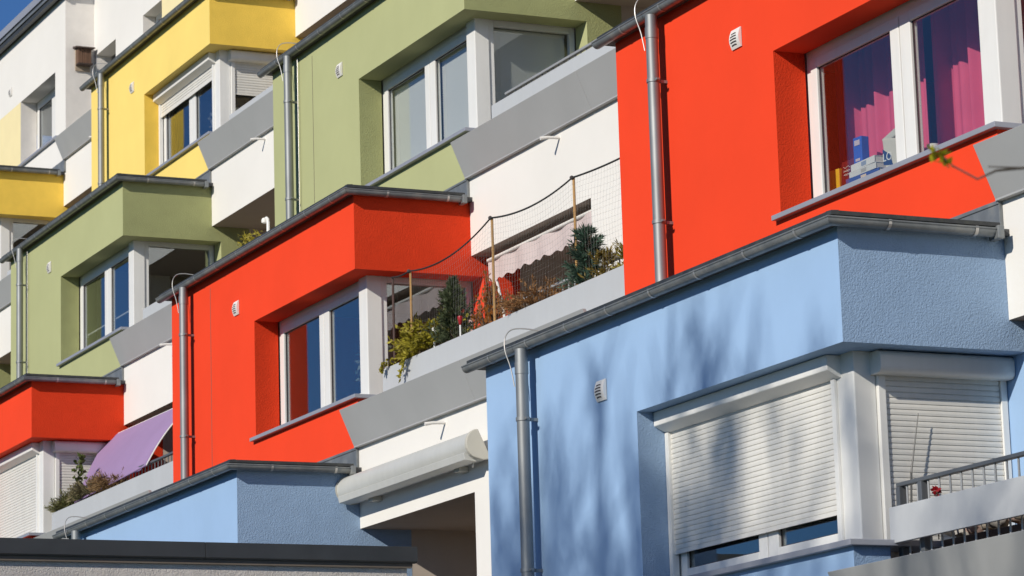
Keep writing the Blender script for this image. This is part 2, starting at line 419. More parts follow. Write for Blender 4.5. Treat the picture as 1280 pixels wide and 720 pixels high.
# ---------------------------------------------------------------- white top storey (column D)
def top_storey():
    p = thing('apartment', 'white top storey with a wooden bird box on its side and a grey roof edge', 'apartment', (XC['D'], 4*DEP, 4*H), 'apartments of the stepped house')
    w = 5.62; b = -2.68
    mb = MB()
    mb.box(-3, w, 0, .30, -.735, .50); mb.box(5.0, w, 0, .30, b, -.735); mb.box(2.83, 5.0, 0, .30, b, SILL-.036)
    mb.box(-3, 2.83, 0, .30, b, -.735, 1)
    mb.box(w-.3, w, .30, .52, b, .50)
    # set-back wall
    y0, y1 = .52, .80
    mb.box(w, 9.3, y0, y1, -.575, 2.2); mb.box(w-.3, w+.1, y0, y1, b, -.575); mb.box(w-.3, w, y0, y1, -.575, 2.2); mb.box(6.83, 8.32, y0, y1, b, -.575)
    mb.box(8.32, 9.3, y0, y1, b, SILL-.036); mb.box(9.3, 13, y0, y1, b, 2.2, 1)
    mb.box(6.83-.9, 6.83, 1.5, 1.7, b, 0)
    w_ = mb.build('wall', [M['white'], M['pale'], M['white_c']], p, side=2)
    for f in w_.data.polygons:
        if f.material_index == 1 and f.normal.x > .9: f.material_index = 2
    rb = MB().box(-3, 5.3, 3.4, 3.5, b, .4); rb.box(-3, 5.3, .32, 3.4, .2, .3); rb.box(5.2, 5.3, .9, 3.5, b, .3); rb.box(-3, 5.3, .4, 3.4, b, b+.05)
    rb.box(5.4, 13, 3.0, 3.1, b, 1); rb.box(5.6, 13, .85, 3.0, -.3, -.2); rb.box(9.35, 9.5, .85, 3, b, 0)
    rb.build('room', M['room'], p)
    front_window(p, xl=2.832, y=.02, head=-.735)
    MB().prism([(2.78,-.055),(5.2,-.055),(5.2,.34),(2.78,.34)], 'z', SILL-.036, SILL+.003).build('window_sill', M['sill'], p, bevel=.004)
    f = MB(); yf = .74
    f.box(8.32, 8.44, yf, yf+.07, SILL, -.5); f.box(8.44, 9.3, yf, yf+.07, -.66, -.5); f.box(9.16, 9.3, yf, yf+.07, SILL, -.66)
    fw = f.build('window', M['pvc'], p, bevel=.005); MB().box(8.43, 9.17, yf+.03, yf+.036, SILL, -.65).build('pane', M['glass'], fw)
    vent(p, 2.2, -.39)
    ro = MB().prism([(-.13,.47),(-.13,.80),(.3,.80),(.3,.505),(-.06,.505),(-.06,.47)], 'x', -3.2, w+.12).build('roof', M['zinc_dark'], p)
    MB().prism([(-.155,.555),(-.155,.60),(-.132,.60),(-.132,.555)], 'x', -3.2, w+.13).build('roof_edge', M['zinc'], ro)
    MB().prism([(-.15,.66),(-.15,.80),(-.132,.80),(-.132,.66)], 'x', -3.2, w+.13).build('roof_edge', M['sill'], ro)
    MB().prism([(.5,.80),(.5,1.27),(2.6,1.35),(2.6,.80)], 'x', -3.2, w+1).build('roof_hood', M['slate'], p)
    # parapet of its balcony
    MB().prism([(-.2,-2.085),(-.05,-2.44),(-.05,-2.455),(.0,-2.455),(.0,-2.42),(-.165,-2.085)], 'x', w-.03, L-.3).build('planter_panel', M['panel'], p, bevel=.003)
    fl = MB().box(0, w+.012, -.03, -.003, -2.66, -2.445).build('flashing', M['zinc'], p)
    return p
D4 = top_storey()
x0, y0, z0 = XC['D']+5.62, 4*DEP, 4*H
bh = thing('bird_box', 'brown slatted bird box hanging on the white side wall', 'bird box', (x0+.001, y0+.30, z0-.86))
wood = mat('old brown wood', (.16,.085,.05), .8, var=.25, vscale=14, stretch=(1,1,.15)); wood2 = mat('dark wood', (.07,.045,.035), .8, var=.2)
mb = MB().box(0, .03, -.13, .13, 0, .40)
mb.build('back_board', mat('pale wood', (.42,.33,.24), .8, var=.15), bh, bevel=.004)
mb = MB()
for i in range(6): mb.box(.03, .15+.004*(i % 2), -.12+.04*i, -.084+.04*i, .11, .38)
mb.build('box_body', wood, bh, bevel=.003)
MB().prism([(0,.40),(.21,.37),(.21,.395),(0,.43)], 'y', -.17, .17).build('lid', wood2, bh)
MB().box(.03, .19, -.13, .13, .085, .11).build('landing_board', wood2, bh, bevel=.003)

# ---------------------------------------------------------------- outbuilding with dark coping in front
gx, gy, gz = -1.54, -.07, -1.295
g = thing('outbuilding', 'grey roughcast outbuilding with a dark metal roof edge, in front at lower left', 'outbuilding', (gx, gy, GROUND))
zt = gz-GROUND
MB().box(-3.6, 0, -12, 0, -.1, zt-.02).build('wall', M['stucco'], g)
for a, b in ((-12, -4.2), (-4.196, -1.79), (-1.786, .07)):
    MB().prism([(.07,zt+.135),(.07,zt+.012),(.055,zt+.004),(.055,zt-.0),(.0,zt-.0),(-.3,zt+.135)], 'y', a, b).build('roof_edge', M['coping'], g, bevel=.004)
MB().prism([(.035,zt-.001),(.035,zt-.04),(.001,zt-.04),(.001,zt-.001)], 'y', -12, .03).build('drip_strip', M['joint'], g)
MB().box(-3.7, -.02, -12.05, .06, zt-.019, zt+.10).build('roof', M['roof'], g)

# ---------------------------------------------------------------- awnings
def at(c, k, x, y, z): return Vector((XC[c]+x, k*DEP+y, k*H+z))
aw = thing('awning', 'closed cream awning cassette on the white wall beside the small blue apartment', 'awning', at('B',0,5.51,DEP,-.20))
cream = mat('cream awning metal', (.60,.60,.56), .4, .1, var=.04, streak=.04); creamd = mat('awning end cap', (.52,.50,.43), .5, var=.06)
pr = [(-.012,-.0)] + [(-.13-.115*math.sin(a), .125+.125*math.cos(a)) for a in [math.pi*i/10*.86 for i in range(11)]] + [(-.09,-.012)]
MB().prism(pr, 'x', 0, 3.10).build('cassette', cream, aw, smooth=True)
MB().prism([(y*1.04-.002, .12+(z-.12)*1.06) for y, z in pr], 'x', 3.10, 3.145).build('end_cap', creamd, aw, bevel=.008)
MB().prism([(y*1.04-.002, .12+(z-.12)*1.06) for y, z in pr], 'x', -.012, .0).build('end_cap', creamd, aw)
MB().prism([(-.235,.055),(-.25,.05),(-.235,-.012),(-.12,-.025),(-.12,-.008)], 'x', .03, 3.06).build('front_bar', cream, aw, bevel=.004)
MB().tube([(2.98,-.12,-.02),(2.98,-.12,-.05),(2.99,-.13,-.065),(3.0,-.14,-.05)], .006, 6).build('crank_eye', cream, aw)
for x in (.45, 2.5): MB().box(x, x+.12, -.10, -.001, -.05, -.001).build('bracket', creamd, aw, bevel=.005)

def cloth_grid(P, nu, nv, thick=None):
    mb = MB(); vs = [P(i/nu, j/nv) for j in range(nv+1) for i in range(nu+1)]
    mb.add(vs, [(j*(nu+1)+i, j*(nu+1)+i+1, (j+1)*(nu+1)+i+1, (j+1)*(nu+1)+i) for j in range(nv) for i in range(nu)])
    return mb
pk = mat('faded pink awning cloth', (.80,.68,.66), .85, var=.05, vscale=8, trans=.25, bump=.1)
pa = thing('awning', 'faded pink awning with a scalloped valance over the netted balcony', 'awning', at('B',1,5.66,DEP+.11,-.525))
LV = 2.44
def valance(u, v):
    x = u*LV; sc_ = .5-.5*math.cos(u*11*2*math.pi)
    return Vector((x, .012*math.sin(u*31)+.01*math.sin(u*11), -.005-v*(.205+.028*sc_)))
cloth_grid(valance, 130, 5).build('valance', pk, pa, smooth=True)
cloth_grid(lambda u, v: Vector((u*LV, v*.12, -.005+v*.005)), 20, 4).build('canopy', pk, pa, smooth=True)
MB().tube([(0,.0,0),(LV,0,0)], .018, 10).build('front_bar', M['pvc'], pa, smooth=True)
MB().tube([(.12,.03,-.2),(.20,.06,-.52),(.26,.08,-.95)], [.014,.016,.012], 8).build('support_arm', M['pvc'], pa, smooth=True)

pu = mat('purple awning cloth', (.40,.27,.48), .8, var=.03, vscale=3, trans=.22, bump=.08, bscale=200)
TL = at('C',1,5.0,DEP-.10,-.565); TR = at('C',1,8.75,DEP-.10,-.60)
BL = at('C',1,6.33,.335,-1.62); BR = at('C',1,9.25,.335,-1.545)
pw = thing('awning', 'purple fabric awning slanting down over the flower-planted balcony', 'awning', TL)
def purple(u, v):
    p = TL.lerp(TR, u).lerp(BL.lerp(BR, u), v) - TL
    nrm = (TR-TL).cross(BL-TL).normalized()
    sag = -.05*math.sin(math.pi*v)*(.4+.6*u) + .012*math.sin(u*34+v*3)*v*max(0, u-.45)*2 + .02*math.sin(u*9)*v*u
    return p + nrm*sag
# fabric starts at the wall bracket
cloth_grid(purple, 60, 24).build('cloth', pu, pw, smooth=True)
MB().tube([Vector((-.07,.03,-.0)), TR-TL+Vector((0,.03,0))], .02, 12).build('roller', M['pvc'], pw, smooth=True)
MB().box(-.12, -.03, -.05, .14, -.045, .05).build('bracket', M['pvc'], pw, bevel=.006)
MB().tube([BL-TL, BR-TL], .011, 8).build('hem_bar', pu, pw, smooth=True)
MB().tube([purple(1, i/12)+Vector((.012,0,0)) for i in range(13)], .008, 8).build('side_cord', M['pvc'], pw, smooth=True)

# ---------------------------------------------------------------- net, rope and bamboo poles on the red balcony
bam = mat('bamboo', (.42,.24,.08), .6, var=.25, vscale=9, stretch=(1,1,.3)); dark = mat('dark stake', (.09,.05,.04), .7, var=.2)
def pole(x, y, zb, zt, m, label, r=.013, lean=0, cat='pole'):
    mb = MB(); n = 9
    mb.tube([(lean*i/n, 0, (zt-zb)*i/n) for i in range(n+1)], r, 8)
    if m is bam:
        for i in range(1, 5): mb.tube([(lean*i/5,0,(zt-zb)*i/5-.006), (lean*i/5,0,(zt-zb)*i/5+.006)], r*1.25, 8)
    o = mb.build('bamboo_pole' if m is bam else 'garden_stake', m, smooth=True); o.location = at('B',1,x,y,zb)
    return tag(o, label, cat, 'poles holding the balcony net')
pole(5.60, .36, -2.2, -.74, dark, 'dark stake at the window post, pale along its lower half', .013)
pole(6.05, .36, -2.2, -.76, bam, 'bamboo pole beside the narrow conifer, under the low end of the rope', .012)
pole(8.00, .36, -2.2, -.645, bam, 'bamboo pole in front of the left end of the pink valance', .013)
pole(9.737, .36, -2.2, -.655, bam, 'bamboo pole behind the feathery grey-green conifer', .013)
net = thing('safety_net', 'fine cat net hung from a sagging black rope over the planted balcony', 'net', at('B',1,5.6,.346,-2.0))
knots = [(5.6,-.745,.0), (6.05,-.77,.03), (8.0,-.652,.22), (9.737,-.662,.15), (11.3,-.69,.05)]
def rope_z(x):
    for (a, za, _), (b, zb_, s_) in zip(knots, knots[1:]):
        if a <= x <= b+1e-6:
            t = (x-a)/(b-a); return za+(zb_-za)*t-4*s_*t*(1-t)*.5-.0
    return knots[-1][1]
o0 = (5.6, 0, -2.0)
rp = [(x-o0[0], 0, rope_z(x)-o0[2]) for x in [5.6+i*(11.3-5.6)/90 for i in range(91)]]
for x, z, _ in knots: pass
MB().tube(rp, .0085, 6).build('rope', mat('black rope', (.02,.02,.02), .8, var=0), net, smooth=True)
rng = random.Random(4)
nb = MB(); xs = [6.1+i*.055 for i in range(94)]
for x in xs:
    zt_ = rope_z(x); pts = [(x-o0[0]+.012*math.sin(z_*9+x*5), .012*math.sin(z_*6+x*3), z_-o0[2]) for z_ in [zt_-(zt_+1.75)*j/7 for j in range(8)]]
    nb.tube(pts, .00065, 3, cap=False)
for j in range(1, 18):
    pts = []
    for i, x in enumerate(xs[::3]):
        zt_ = rope_z(x); z_ = zt_-.052*j-.008*math.sin(x*4+j)
        pts.append((x-o0[0], .012*math.sin(z_*6+x*3), z_-o0[2]))
    nb.tube(pts, .00065, 3, cap=False)
nb.build('mesh', mat('grey net twine', (.30,.295,.28), .8, var=0), net)
for x, z, _ in knots[1:4]: MB().lathe([(.003,-.02),(.017,-.012),(.02,0),(.017,.012),(.003,.02)], (x-o0[0], -.004, z-o0[2]), 10).build('knot', M['slot'], net)

# ---------------------------------------------------------------- plants
def leafmat(name, c, tr=.25): return mat(name, c, .6, var=.45, vscale=28, trans=tr, spec=.3)
stemm = mat('plant stem', (.12,.08,.05), .8, var=.2)
FRONT = [None]                                   # foliage stays behind the balcony board below its top edge
def leaf(mb, p, d, l, w, mi=0, bend=.0):
    d = d.normalized(); q_ = p+d*l
    if FRONT[0] is not None and min(p.y, q_.y)-w < FRONT[0] and min(p.z, q_.z) < .36: return
    d = d.normalized(); s = d.cross(Vector((0,0,1))); s = s.normalized() if s.length > .1 else Vector((1,0,0))
    s = Matrix.Rotation(rng.uniform(0, 6.28), 3, d) @ s
    m_ = p+d*l*.5
    mb.quad(p, m_+s*w, p+d*l, m_-s*w, mi)
def rdir(up=.0):
    while 1:
        v = Vector((rng.uniform(-1,1), rng.uniform(-1,1), rng.uniform(-1,1)))
        if .1 < v.length < 1: v.normalize(); v.z += up; return v.normalized()
def conifer(name, label, loc, h, r, m, n=2600, shape=None, feathery=False, cat='conifer'):
    t = thing(name, label, cat, loc, 'plants in the balcony planters')
    sb = MB().tube([(0,0,0),(0,0,h*.9)], [.02,.004], 6)
    fb = MB()
    shape = shape or (lambda t_: (1-t_)**.75*(.55+.45*min(1, t_*4)))
    lumps = [(rng.uniform(0,6.28), rng.uniform(0,1), rng.uniform(.75,1.25)) for _ in range(16)]
    nb_ = int(n/26)
    for i in range(nb_):
        t_ = rng.random()**1.15; a = rng.uniform(0, 6.28)
        k_ = 1+.28*math.sin(a*3+t_*9)+.15*math.sin(a*5-t_*17)
        rr = r*shape(t_)*k_*rng.uniform(.55,1.08)
        base_ = Vector((0,0,h*t_*.88)); tip = Vector((rr*math.cos(a), rr*math.sin(a), h*(t_*.88)+rr*rng.uniform(.35,1.1)*(.9 if not feathery else .5)+h*.03))
        sb.tube([base_, Vector((tip.x, max(tip.y, -.07), tip.z))], [.004,.0015], 3, cap=False)
        for j in range(26):
            q = base_.lerp(tip, rng.uniform(.3,1.0)); d_ = (tip-base_).normalized()+rdir()*.75
            leaf(fb, q, d_, rng.uniform(.03,.075)*(1.35 if feathery else 1), rng.uniform(.004,.009))
    fb.build('foliage', m, t); sb.build('stem', stemm, t)
    return t
FRONT[0] = -.075
gc = leafmat('conifer green', (.10,.125,.06)); gb = leafmat('feathery grey green', (.07,.125,.085)); gy_ = leafmat('yellow green', (.36,.31,.03)); gl = leafmat('bright yellow leaf', (.38,.32,.04))
conifer('conifer', 'narrow dark conifer pointing up behind the balcony board, next to the window', at('B',1,6.99,.40,-2.0), 1.06, .27, gc, 9500)
conifer('conifer', 'feathery grey-green conifer in front of the valance end', at('B',1,9.85,.42,-2.0), .93, .30, gb, 4600, lambda t_: (1-t_)**.55*(.5+.5*min(1,t_*3)), True)
conifer('shrub', 'yellow-green shrub wedged against the red wall at the balcony end', at('B',1,10.68,.42,-2.0), .66, .20, gl, 1800, lambda t_: (1-t_)**.4, cat='shrub')
conifer('shrub', 'low golden shrub below the feathery conifer', at('B',1,10.2,.40,-2.0), .60, .24, leafmat('golden leaf', (.30,.22,.05)), 1700, lambda t_: (1-t_)**.35, cat='shrub')
def cloud(name, label, loc, n, c, rad, m, cat='shrub', ll=.06, lw=.011, dens=24, spill=None):
    t = thing(name, label, cat, loc, 'plants in the balcony planters'); sb = MB(); fb = MB()
    for i in range(n):
        v = rdir(); k_ = rng.random()**.45; lump = 1+.22*math.sin(v.x*7+v.z*5)
        q = Vector((c[0]+rad[0]*v.x*k_*lump, c[1]+rad[1]*v.y*k_, c[2]+rad[2]*v.z*k_*lump))
        d = Vector((v.x*1.2+rng.uniform(-.6,.6), v.y*.8, rng.uniform(-.15,.6))).normalized(); L_ = rng.uniform(.10,.20)
        tip = q+d*L_; tip.y = max(tip.y, -.07) if tip.z < .36 else tip.y
        sb.tube([Vector((c[0]+(q.x-c[0])*.4, .02, max(.02, q.z-.25))), q, tip], [.005,.004,.0015], 3, cap=False)
        for j in range(dens):
            leaf(fb, q.lerp(tip, rng.random())+rdir()*.008, d+rdir()*.8, rng.uniform(.5,1.2)*ll, lw*rng.uniform(.6,1.2))
    if spill:
        FRONT[0], old = None, FRONT[0]
        for x, y, z, ln in spill:
            pts = [Vector((x, y+.1, .34)), Vector((x, y, .37)), Vector((x-.05, y-.03, .33)), Vector((x-.08, y-.035, .33-ln))]
            sb.tube(pts, [.005,.004,.003,.0015], 4, cap=False)
            for j in range(70):
                f = rng.random()*2.99; i_ = int(f); p_ = pts[i_].lerp(pts[i_+1], f-i_); p_.y -= .015
                d = rdir(-.3); d.y = -abs(d.y)*.5
                leaf(fb, p_, d, rng.uniform(.6,1.1)*ll, lw)
        FRONT[0] = old
    fb.build('foliage', m, t); sb.build('stem', stemm, t); return t
def sprawl(name, label, loc, n, rx, h, m, cat='shrub', droop=.3, ll=.06, lw=.011, dens=22, cx=0):
    t = thing(name, label, cat, loc, 'plants in the balcony planters'); sb = MB(); fb = MB()
    for i in range(n):
        a = rng.uniform(0, 6.28); e = rng.random()**.6
        tip = Vector((rx*e*math.cos(a)+cx, max(-.07, rx*.22*e*math.sin(a)), h*(1-.34*e*e)*rng.uniform(.6,1.1)-droop*e*rng.random()*.3))
        b_ = Vector((tip.x*.15, tip.y*.15, .02)); mid = b_.lerp(tip,.55)+Vector((0,0,.08))
        sb.tube([b_, mid, tip], [.005,.004,.002], 3, cap=False)
        for j in range(dens):
            s_ = rng.uniform(.35,1); q = b_.lerp(mid, s_/.55) if s_ < .55 else mid.lerp(tip, (s_-.55)/.45)
            leaf(fb, q+rdir()*.012, (tip-mid).normalized()+rdir()*.8, rng.uniform(.5,1.2)*ll, lw*rng.uniform(.6,1.2))
    fb.build('foliage', m, t); sb.build('stem', stemm, t); return t
cloud('shrub', 'sprawling yellow-green juniper spilling over the left end of the netted balcony', at('B',1,6.30,.42,-1.98), 250, (.0,.0,.42), (.62,.10,.22), gy_, ll=.065, lw=.012, spill=[(-.12,-.155,0,.20),(-.05,-.155,0,.12),(-.62,-.155,0,.06)])
sprawl('shrub', 'dark hanging dead sprigs under the yellow-green juniper', at('B',1,5.85,.37,-1.80), 34, .24, .22, leafmat('dry sprig', (.10,.065,.04)), droop=.4)
sprawl('rose_bush', 'sparse red-brown rose bush in front of the red reveal', at('B',1,7.80,.40,-2.0), 70, .36, .86, leafmat('red brown leaf', (.34,.12,.02)), cat='rose bush', dens=11, ll=.05, lw=.02)
cloud('heather', 'dry brown heather along the middle of the netted balcony', at('B',1,8.72,.40,-2.0), 150, (.0,.0,.38), (.48,.08,.13), leafmat('dry heather', (.32,.16,.06)), cat='heather', ll=.05, lw=.006)
for x, hh, c_, lab in ((5.80,.55,(.19,.19,.07),'low green tuft at the left end of the purple-awning balcony'), (6.70,.60,(.25,.215,.11),'grassy tuft in the middle of the purple-awning balcony'),
                       (7.6,.57,(.32,.20,.09),'brownish heather tuft below the purple awning')):
    cloud('tuft', lab, at('C',1,x,.39,-2.0), 150, (0,0,hh-.16), (.50,.06,.09), leafmat('tuft leaf', c_), cat='tuft', ll=.075, lw=.006)
t = thing('vine', 'leafy climbing plant in front of the small closed side shutter', 'vine', at('C',1,6.52,.36,-2.0))
sb = MB(); fb = MB(); pts = [Vector((-.05+.05*math.sin(i*.7), .0, i*.100)) for i in range(10)]
sb.tube(pts, .006, 5)
for p_ in pts[2:]:
    for j in range(18): leaf(fb, p_+rdir()*.06, rdir(.2), rng.uniform(.06,.10), .026)
fb.build('foliage', leafmat('vine leaf', (.10,.13,.03)), t); sb.build('stem', stemm, t)
FRONT[0] = None
t = thing('balcony_plant', 'yellow-flowered plant on the green loggia behind the red roof', 'plant', at('C',2,8.86,.60,-1.95))
sprig = MB()
for j in range(240):
    p_ = Vector((rng.gauss(0,.13), rng.gauss(0,.05), rng.uniform(.35,.66))); leaf(sprig, p_, rdir(.3), .06, .014)
sprig.build('foliage', gl, t); MB().tube([(0,0,0),(0,0,.55)], .006, 5).build('stem', stemm, t)
t = thing('lamp_post', 'white post lamp with a bent head on the green loggia', 'lamp', at('C',2,9.47,.60,-2.0))
MB().tube([(0,0,0),(0,0,.72),(-.02,0,.765),(-.06,0,.785)], .020, 10).build('post', M['pvc'], t, smooth=True)
MB().lathe([(.01,-.04),(.036,-.03),(.04,.0),(.03,.028),(.01,.036)], (-.10,-.01,.76), 14).build('lamp_head', M['cover'], t, smooth=True)

lan = thing('garden_lantern', 'small white stake lantern beside the narrow conifer', 'lantern', at('B',1,6.68,.325,-1.93))
MB().tube([(0,0,0),(0,0,.38)], .011, 8).build('stake', M['pvc'], lan, smooth=True)
MB().lathe([(.012,.36),(.026,.365),(.024,.44),(.012,.445)], n=12).build('lamp_body', M['steel_l'], lan, smooth=True)
MB().lathe([(.004,.445),(.026,.45),(.024,.475),(.004,.49)], n=12).build('cap', M['cover'], lan, smooth=True)
redp = mat('red plastic', (.32,.01,.015), .4, var=.05)
fo = thing('garden_ornament', 'red tulip ornament on a white stick right of the narrow conifer', 'ornament', at('B',1,7.27,.335,-1.93))
MB().tube([(0,0,0),(0,0,.40)], .009, 8).build('stick', M['pvc'], fo, smooth=True)
MB().lathe([(.006,.40),(.014,.415),(.027,.47),(.024,.485),(.02,.475),(.008,.46)], n=10).build('flower', redp, fo, smooth=True)
ro_ = thing('flower', 'single red flower poking above the lowest balcony board', 'flower', at('A',0,5.97,.33,-1.97))
fb = MB()
for j in range(26): leaf(fb, Vector((0,0,.30))+rdir()*.012, rdir(.2), .035, .013)
fb.build('petals', redp, ro_); MB().tube([(0,0,0),(.01,0,.3)], .004, 5).build('stem', stemm, ro_)
rod = thing('fishing_rod', 'thin black rod leaning in front of the closed side shutter', 'rod', at('A',0,5.27,.535,-2.5))
MB().tube([(0,0,0),(.02,.05,1.05)], [.009,.007], 6).build('handle', mat('black rod', (.015,.015,.015), .4, var=0), rod, smooth=True)
MB().tube([(.02,.05,1.05),(.025,.125,1.44)], [.006,.003], 6).build('tip', mat('black rod tip', (.015,.015,.015), .4, var=0), rod, smooth=True)

# pale stones and planter box behind the lowest railing
pl = thing('planter_box', 'brown planter box with pale stones, behind the lowest railing', 'planter', at('A',0,5.55,.62,-2.52))
tm = mat('brown planter', (.10,.06,.045), .7, var=.1)
MB().box(0, 5.2, 0, .03, 0, .60).box(0, .03, .03, .35, 0, .60).box(5.17, 5.2, .03, .35, 0, .55).box(0, 5.2, .35, .38, 0, .55).build('box', tm, pl, bevel=.004)
MB().box(.03, 5.17, .03, .35, .3, .52).build('soil', stemm, pl)
st = [mat('pale stone', (.75,.66,.54), .8, var=.2, vscale=12), mat('grey stone', (.55,.52,.48), .8, var=.25, vscale=12), mat('pink stone', (.72,.52,.45), .8, var=.2, vscale=12)]
kinds = ['cream', 'grey', 'pinkish']
places = ['at the left end of the row', 'second from the left', 'third from the left', 'fourth from the left', 'fifth from the left', 'sixth from the left', 'seventh from the left', 'eighth from the left', 'ninth from the left', 'tenth from the left', 'at the right picture edge']
for i in range(11):
    r_ = rng.uniform(.078,.10); mb = MB(); k_ = 12
    sx, sy, sz = rng.uniform(.9,1.2), rng.uniform(.9,1.2), rng.uniform(1.0,1.35)
    ph = rng.uniform(0,6)
    vs = []; 
    for a in range(9):
        for b in range(k_):
            th = math.pi*a/8; f = 2*math.pi*b/k_; w_ = 1+.09*math.sin(3*f+ph+2*th)+.06*math.sin(5*th+ph)
            vs.append((r_*sx*w_*math.sin(th)*math.cos(f), r_*sy*w_*math.sin(th)*math.sin(f), r_*sz*w_*math.cos(th)))
    mb.add(vs, [(a*k_+b, (a+1)*k_+b, (a+1)*k_+(b+1) % k_, a*k_+(b+1) % k_) for a in range(8) for b in range(k_)])
    o = mb.build('stone', st[i % 3], smooth=True); o.location = at('A',0,5.50+.135*i,.76+rng.uniform(-.04,.05),-1.80+rng.uniform(-.02,.02))
    tag(o, f'{kinds[i % 3]} rounded stone behind the lowest railing, {places[i]}', 'stone', 'stones behind the lowest railing')

# ---------------------------------------------------------------- things behind the windows
cur = mat('magenta curtain', (.95,.14,.27), .8, var=.08, vscale=4, trans=.3)
def curtain(x0, x1, y, label, n=26, seed=1):
    def P(u, v):
        x = x0+(x1-x0)*u; ph = u*(x1-x0)*9.5+seed
        return Vector((x+.02*math.sin(ph*2.1), .05*math.sin(ph*1.25)+.045*math.sin(ph*2.9+1)+.02*math.sin(ph*6.1), -v*2.3))
    o = cloth_grid(P, n*6, 3).build('curtain', cur, smooth=True); o.location = at('A',1,0,y,-.18)
    return tag(o, label, 'curtain', 'magenta curtains')
curtain(2.25, 3.56, .72, 'magenta curtain behind the blue packet and the books', seed=1)
curtain(3.66, 5.02, .72, 'magenta curtain right of the white mullion', seed=2.2)
S_ = SILL+.125
def item(name, cat, label, x, y, rz=0, z=S_): return thing(name, label, cat, at('A',1,x,y,z), None, rz)
def mc(n_, c_, r_=.5): return mat(n_, c_, r_, var=.05, vscale=14)
yl = item('box', 'box', 'yellow carton at the left end of the window ledge', 2.66, .45, .15)
MB().box(-.11,.09,-.04,.04,0,.23).build('carton', mc('yellow card', (.85,.52,.03)), yl, bevel=.003); MB().box(.092,.10,-.04,.04,0,.22).build('flap', mc('orange card', (.75,.30,.04)), yl)
dk = item('packet', 'packet', 'dark red packet with white script beside the yellow carton', 2.86, .47, .1)
MB().prism([(-.10,0),(.10,0),(.085,.27),(-.07,.265)], 'y', -.035, .035).build('bag', mc('dark red foil', (.16,.012,.015), .35), dk, bevel=.006)
lb = MB()
for i in range(5): lb.tube([(-.045+.02*j, -.0375, .16+.028*(i % 3)+.008*math.sin(j*2.2+i)) for j in range(5)], .0022, 4)
lb.box(.01,.05,-.0385,-.0365,.08,.12); lb.build('lettering', mc('white print', (.7,.62,.58)), dk)
bl = item('packet', 'packet', 'tall blue packet standing on the pile of books', 3.03, .46, .1, S_+.19)
MB().prism([(-.052,0),(.052,0),(.054,.215),(-.05,.215)], 'y', -.035, .035).build('bag', mc('blue foil', (.05,.13,.55), .35), bl, bevel=.005)
lb = MB().box(-.03,.035,-.0385,-.0365,.15,.19); lb.box(-.025,.03,-.0385,-.0365,.03,.05); lb.build('label_patch', mc('pale print', (.6,.5,.55)), bl)
for i, (c_, w_, h_) in enumerate((((.70,.70,.66),.40,.045),((.05,.09,.30),.42,.05),((.66,.65,.60),.36,.045),((.76,.75,.70),.34,.05))):
    z_ = sum((.046,.051,.046)[:i])
    b_ = item('book', 'book', ['pale book at the bottom of the pile', 'dark blue book second in the pile', 'grey book third in the pile', 'white book on top of the pile, under the blue packet'][i], 3.14+.01*i, .47, .1-.04*i, S_+z_)
    b_['group'] = 'books piled on the window ledge'
    MB().box(-w_/2, w_/2, -.08, .12, .003, h_-.003).build('pages', mc('paper', (.72,.70,.62)), b_)
    cb = MB().box(-w_/2-.004, w_/2+.004, -.085, .124, 0, .0028).box(-w_/2-.004, w_/2+.004, -.085, .124, h_-.0028, h_).box(-w_/2-.004, w_/2+.004, -.0885, -.0855, 0, h_)
    cb.build('cover', mc('book cover', c_), b_)
    MB().box(-.02, .05, -.0905, -.0887, .01, h_-.01).build('spine_label', mc('label print', [(.05,.1,.3),(.7,.55,.4),(.45,.42,.36),(.30,.36,.46)][i]), b_)
bg = item('bag', 'bag', 'white and navy paper bag leaning against the mullion', 3.53, .47, .1)
MB().prism([(-.10,0),(.13,0),(.12,.26),(-.13,.30)], 'y', -.05, .05).build('paper', mc('white paper', (.66,.62,.52)), bg, bevel=.012)
MB().prism([(-.118,.10),(-.01,.08),(-.035,.16),(-.124,.22)], 'y', -.0525, -.0505).build('print', mc('navy print', (.03,.06,.16)), bg)
MB().prism([(-.15,.30),(.10,.38),(.13,.32),(-.125,.26)], 'y', -.04, .03).build('folded_top', mc('folded paper', (.60,.58,.50)), bg, bevel=.01)
cu = bpy.data.curves.new('lettering', 'FONT'); cu.body = 'LO'; cu.size = .085; cu.extrude = .001; cu.align_x = 'CENTER'
tmp = bpy.data.objects.new('lettering_source', cu); col.objects.link(tmp); bpy.context.view_layer.update()
me = bpy.data.meshes.new_from_object(tmp.evaluated_get(bpy.context.evaluated_depsgraph_get())); bpy.data.objects.remove(tmp)
me.name = 'lettering'; me.materials.clear(); me.materials.append(mc('white ink', (.8,.8,.78)))
lo = bpy.data.objects.new('lettering', me); col.objects.link(lo); lo.parent = bg; lo.location = (-.068,-.0545,.125); lo.rotation_euler = (math.pi/2, 0, 0)
cp = item('mug', 'mug', 'small white mug on the ledge right of the mullion', 4.02, .45)
MB().lathe([(.04,0),(.045,.01),(.047,.115),(.043,.115),(.04,.02)], n=20).build('cup', mc('white china', (.78,.76,.72), .25), cp, smooth=True)
MB().tube([(.045+.03*math.sin(math.pi*i/8), 0, .03+.06*i/8) for i in range(9)], .006, 6).build('handle', mc('white china handle', (.78,.76,.72), .25), cp, smooth=True)
bb = item('box', 'box', 'cream carton lying under the paper bag', 3.50, .56, .05)
MB().box(-.12,.14,-.04,.06,0,.10).build('carton', mc('cream card', (.66,.58,.42)), bb, bevel=.003); MB().box(-.121,-.05,-.041,.061,.02,.08).build('label_patch', mc('beige print', (.55,.45,.3)), bb)
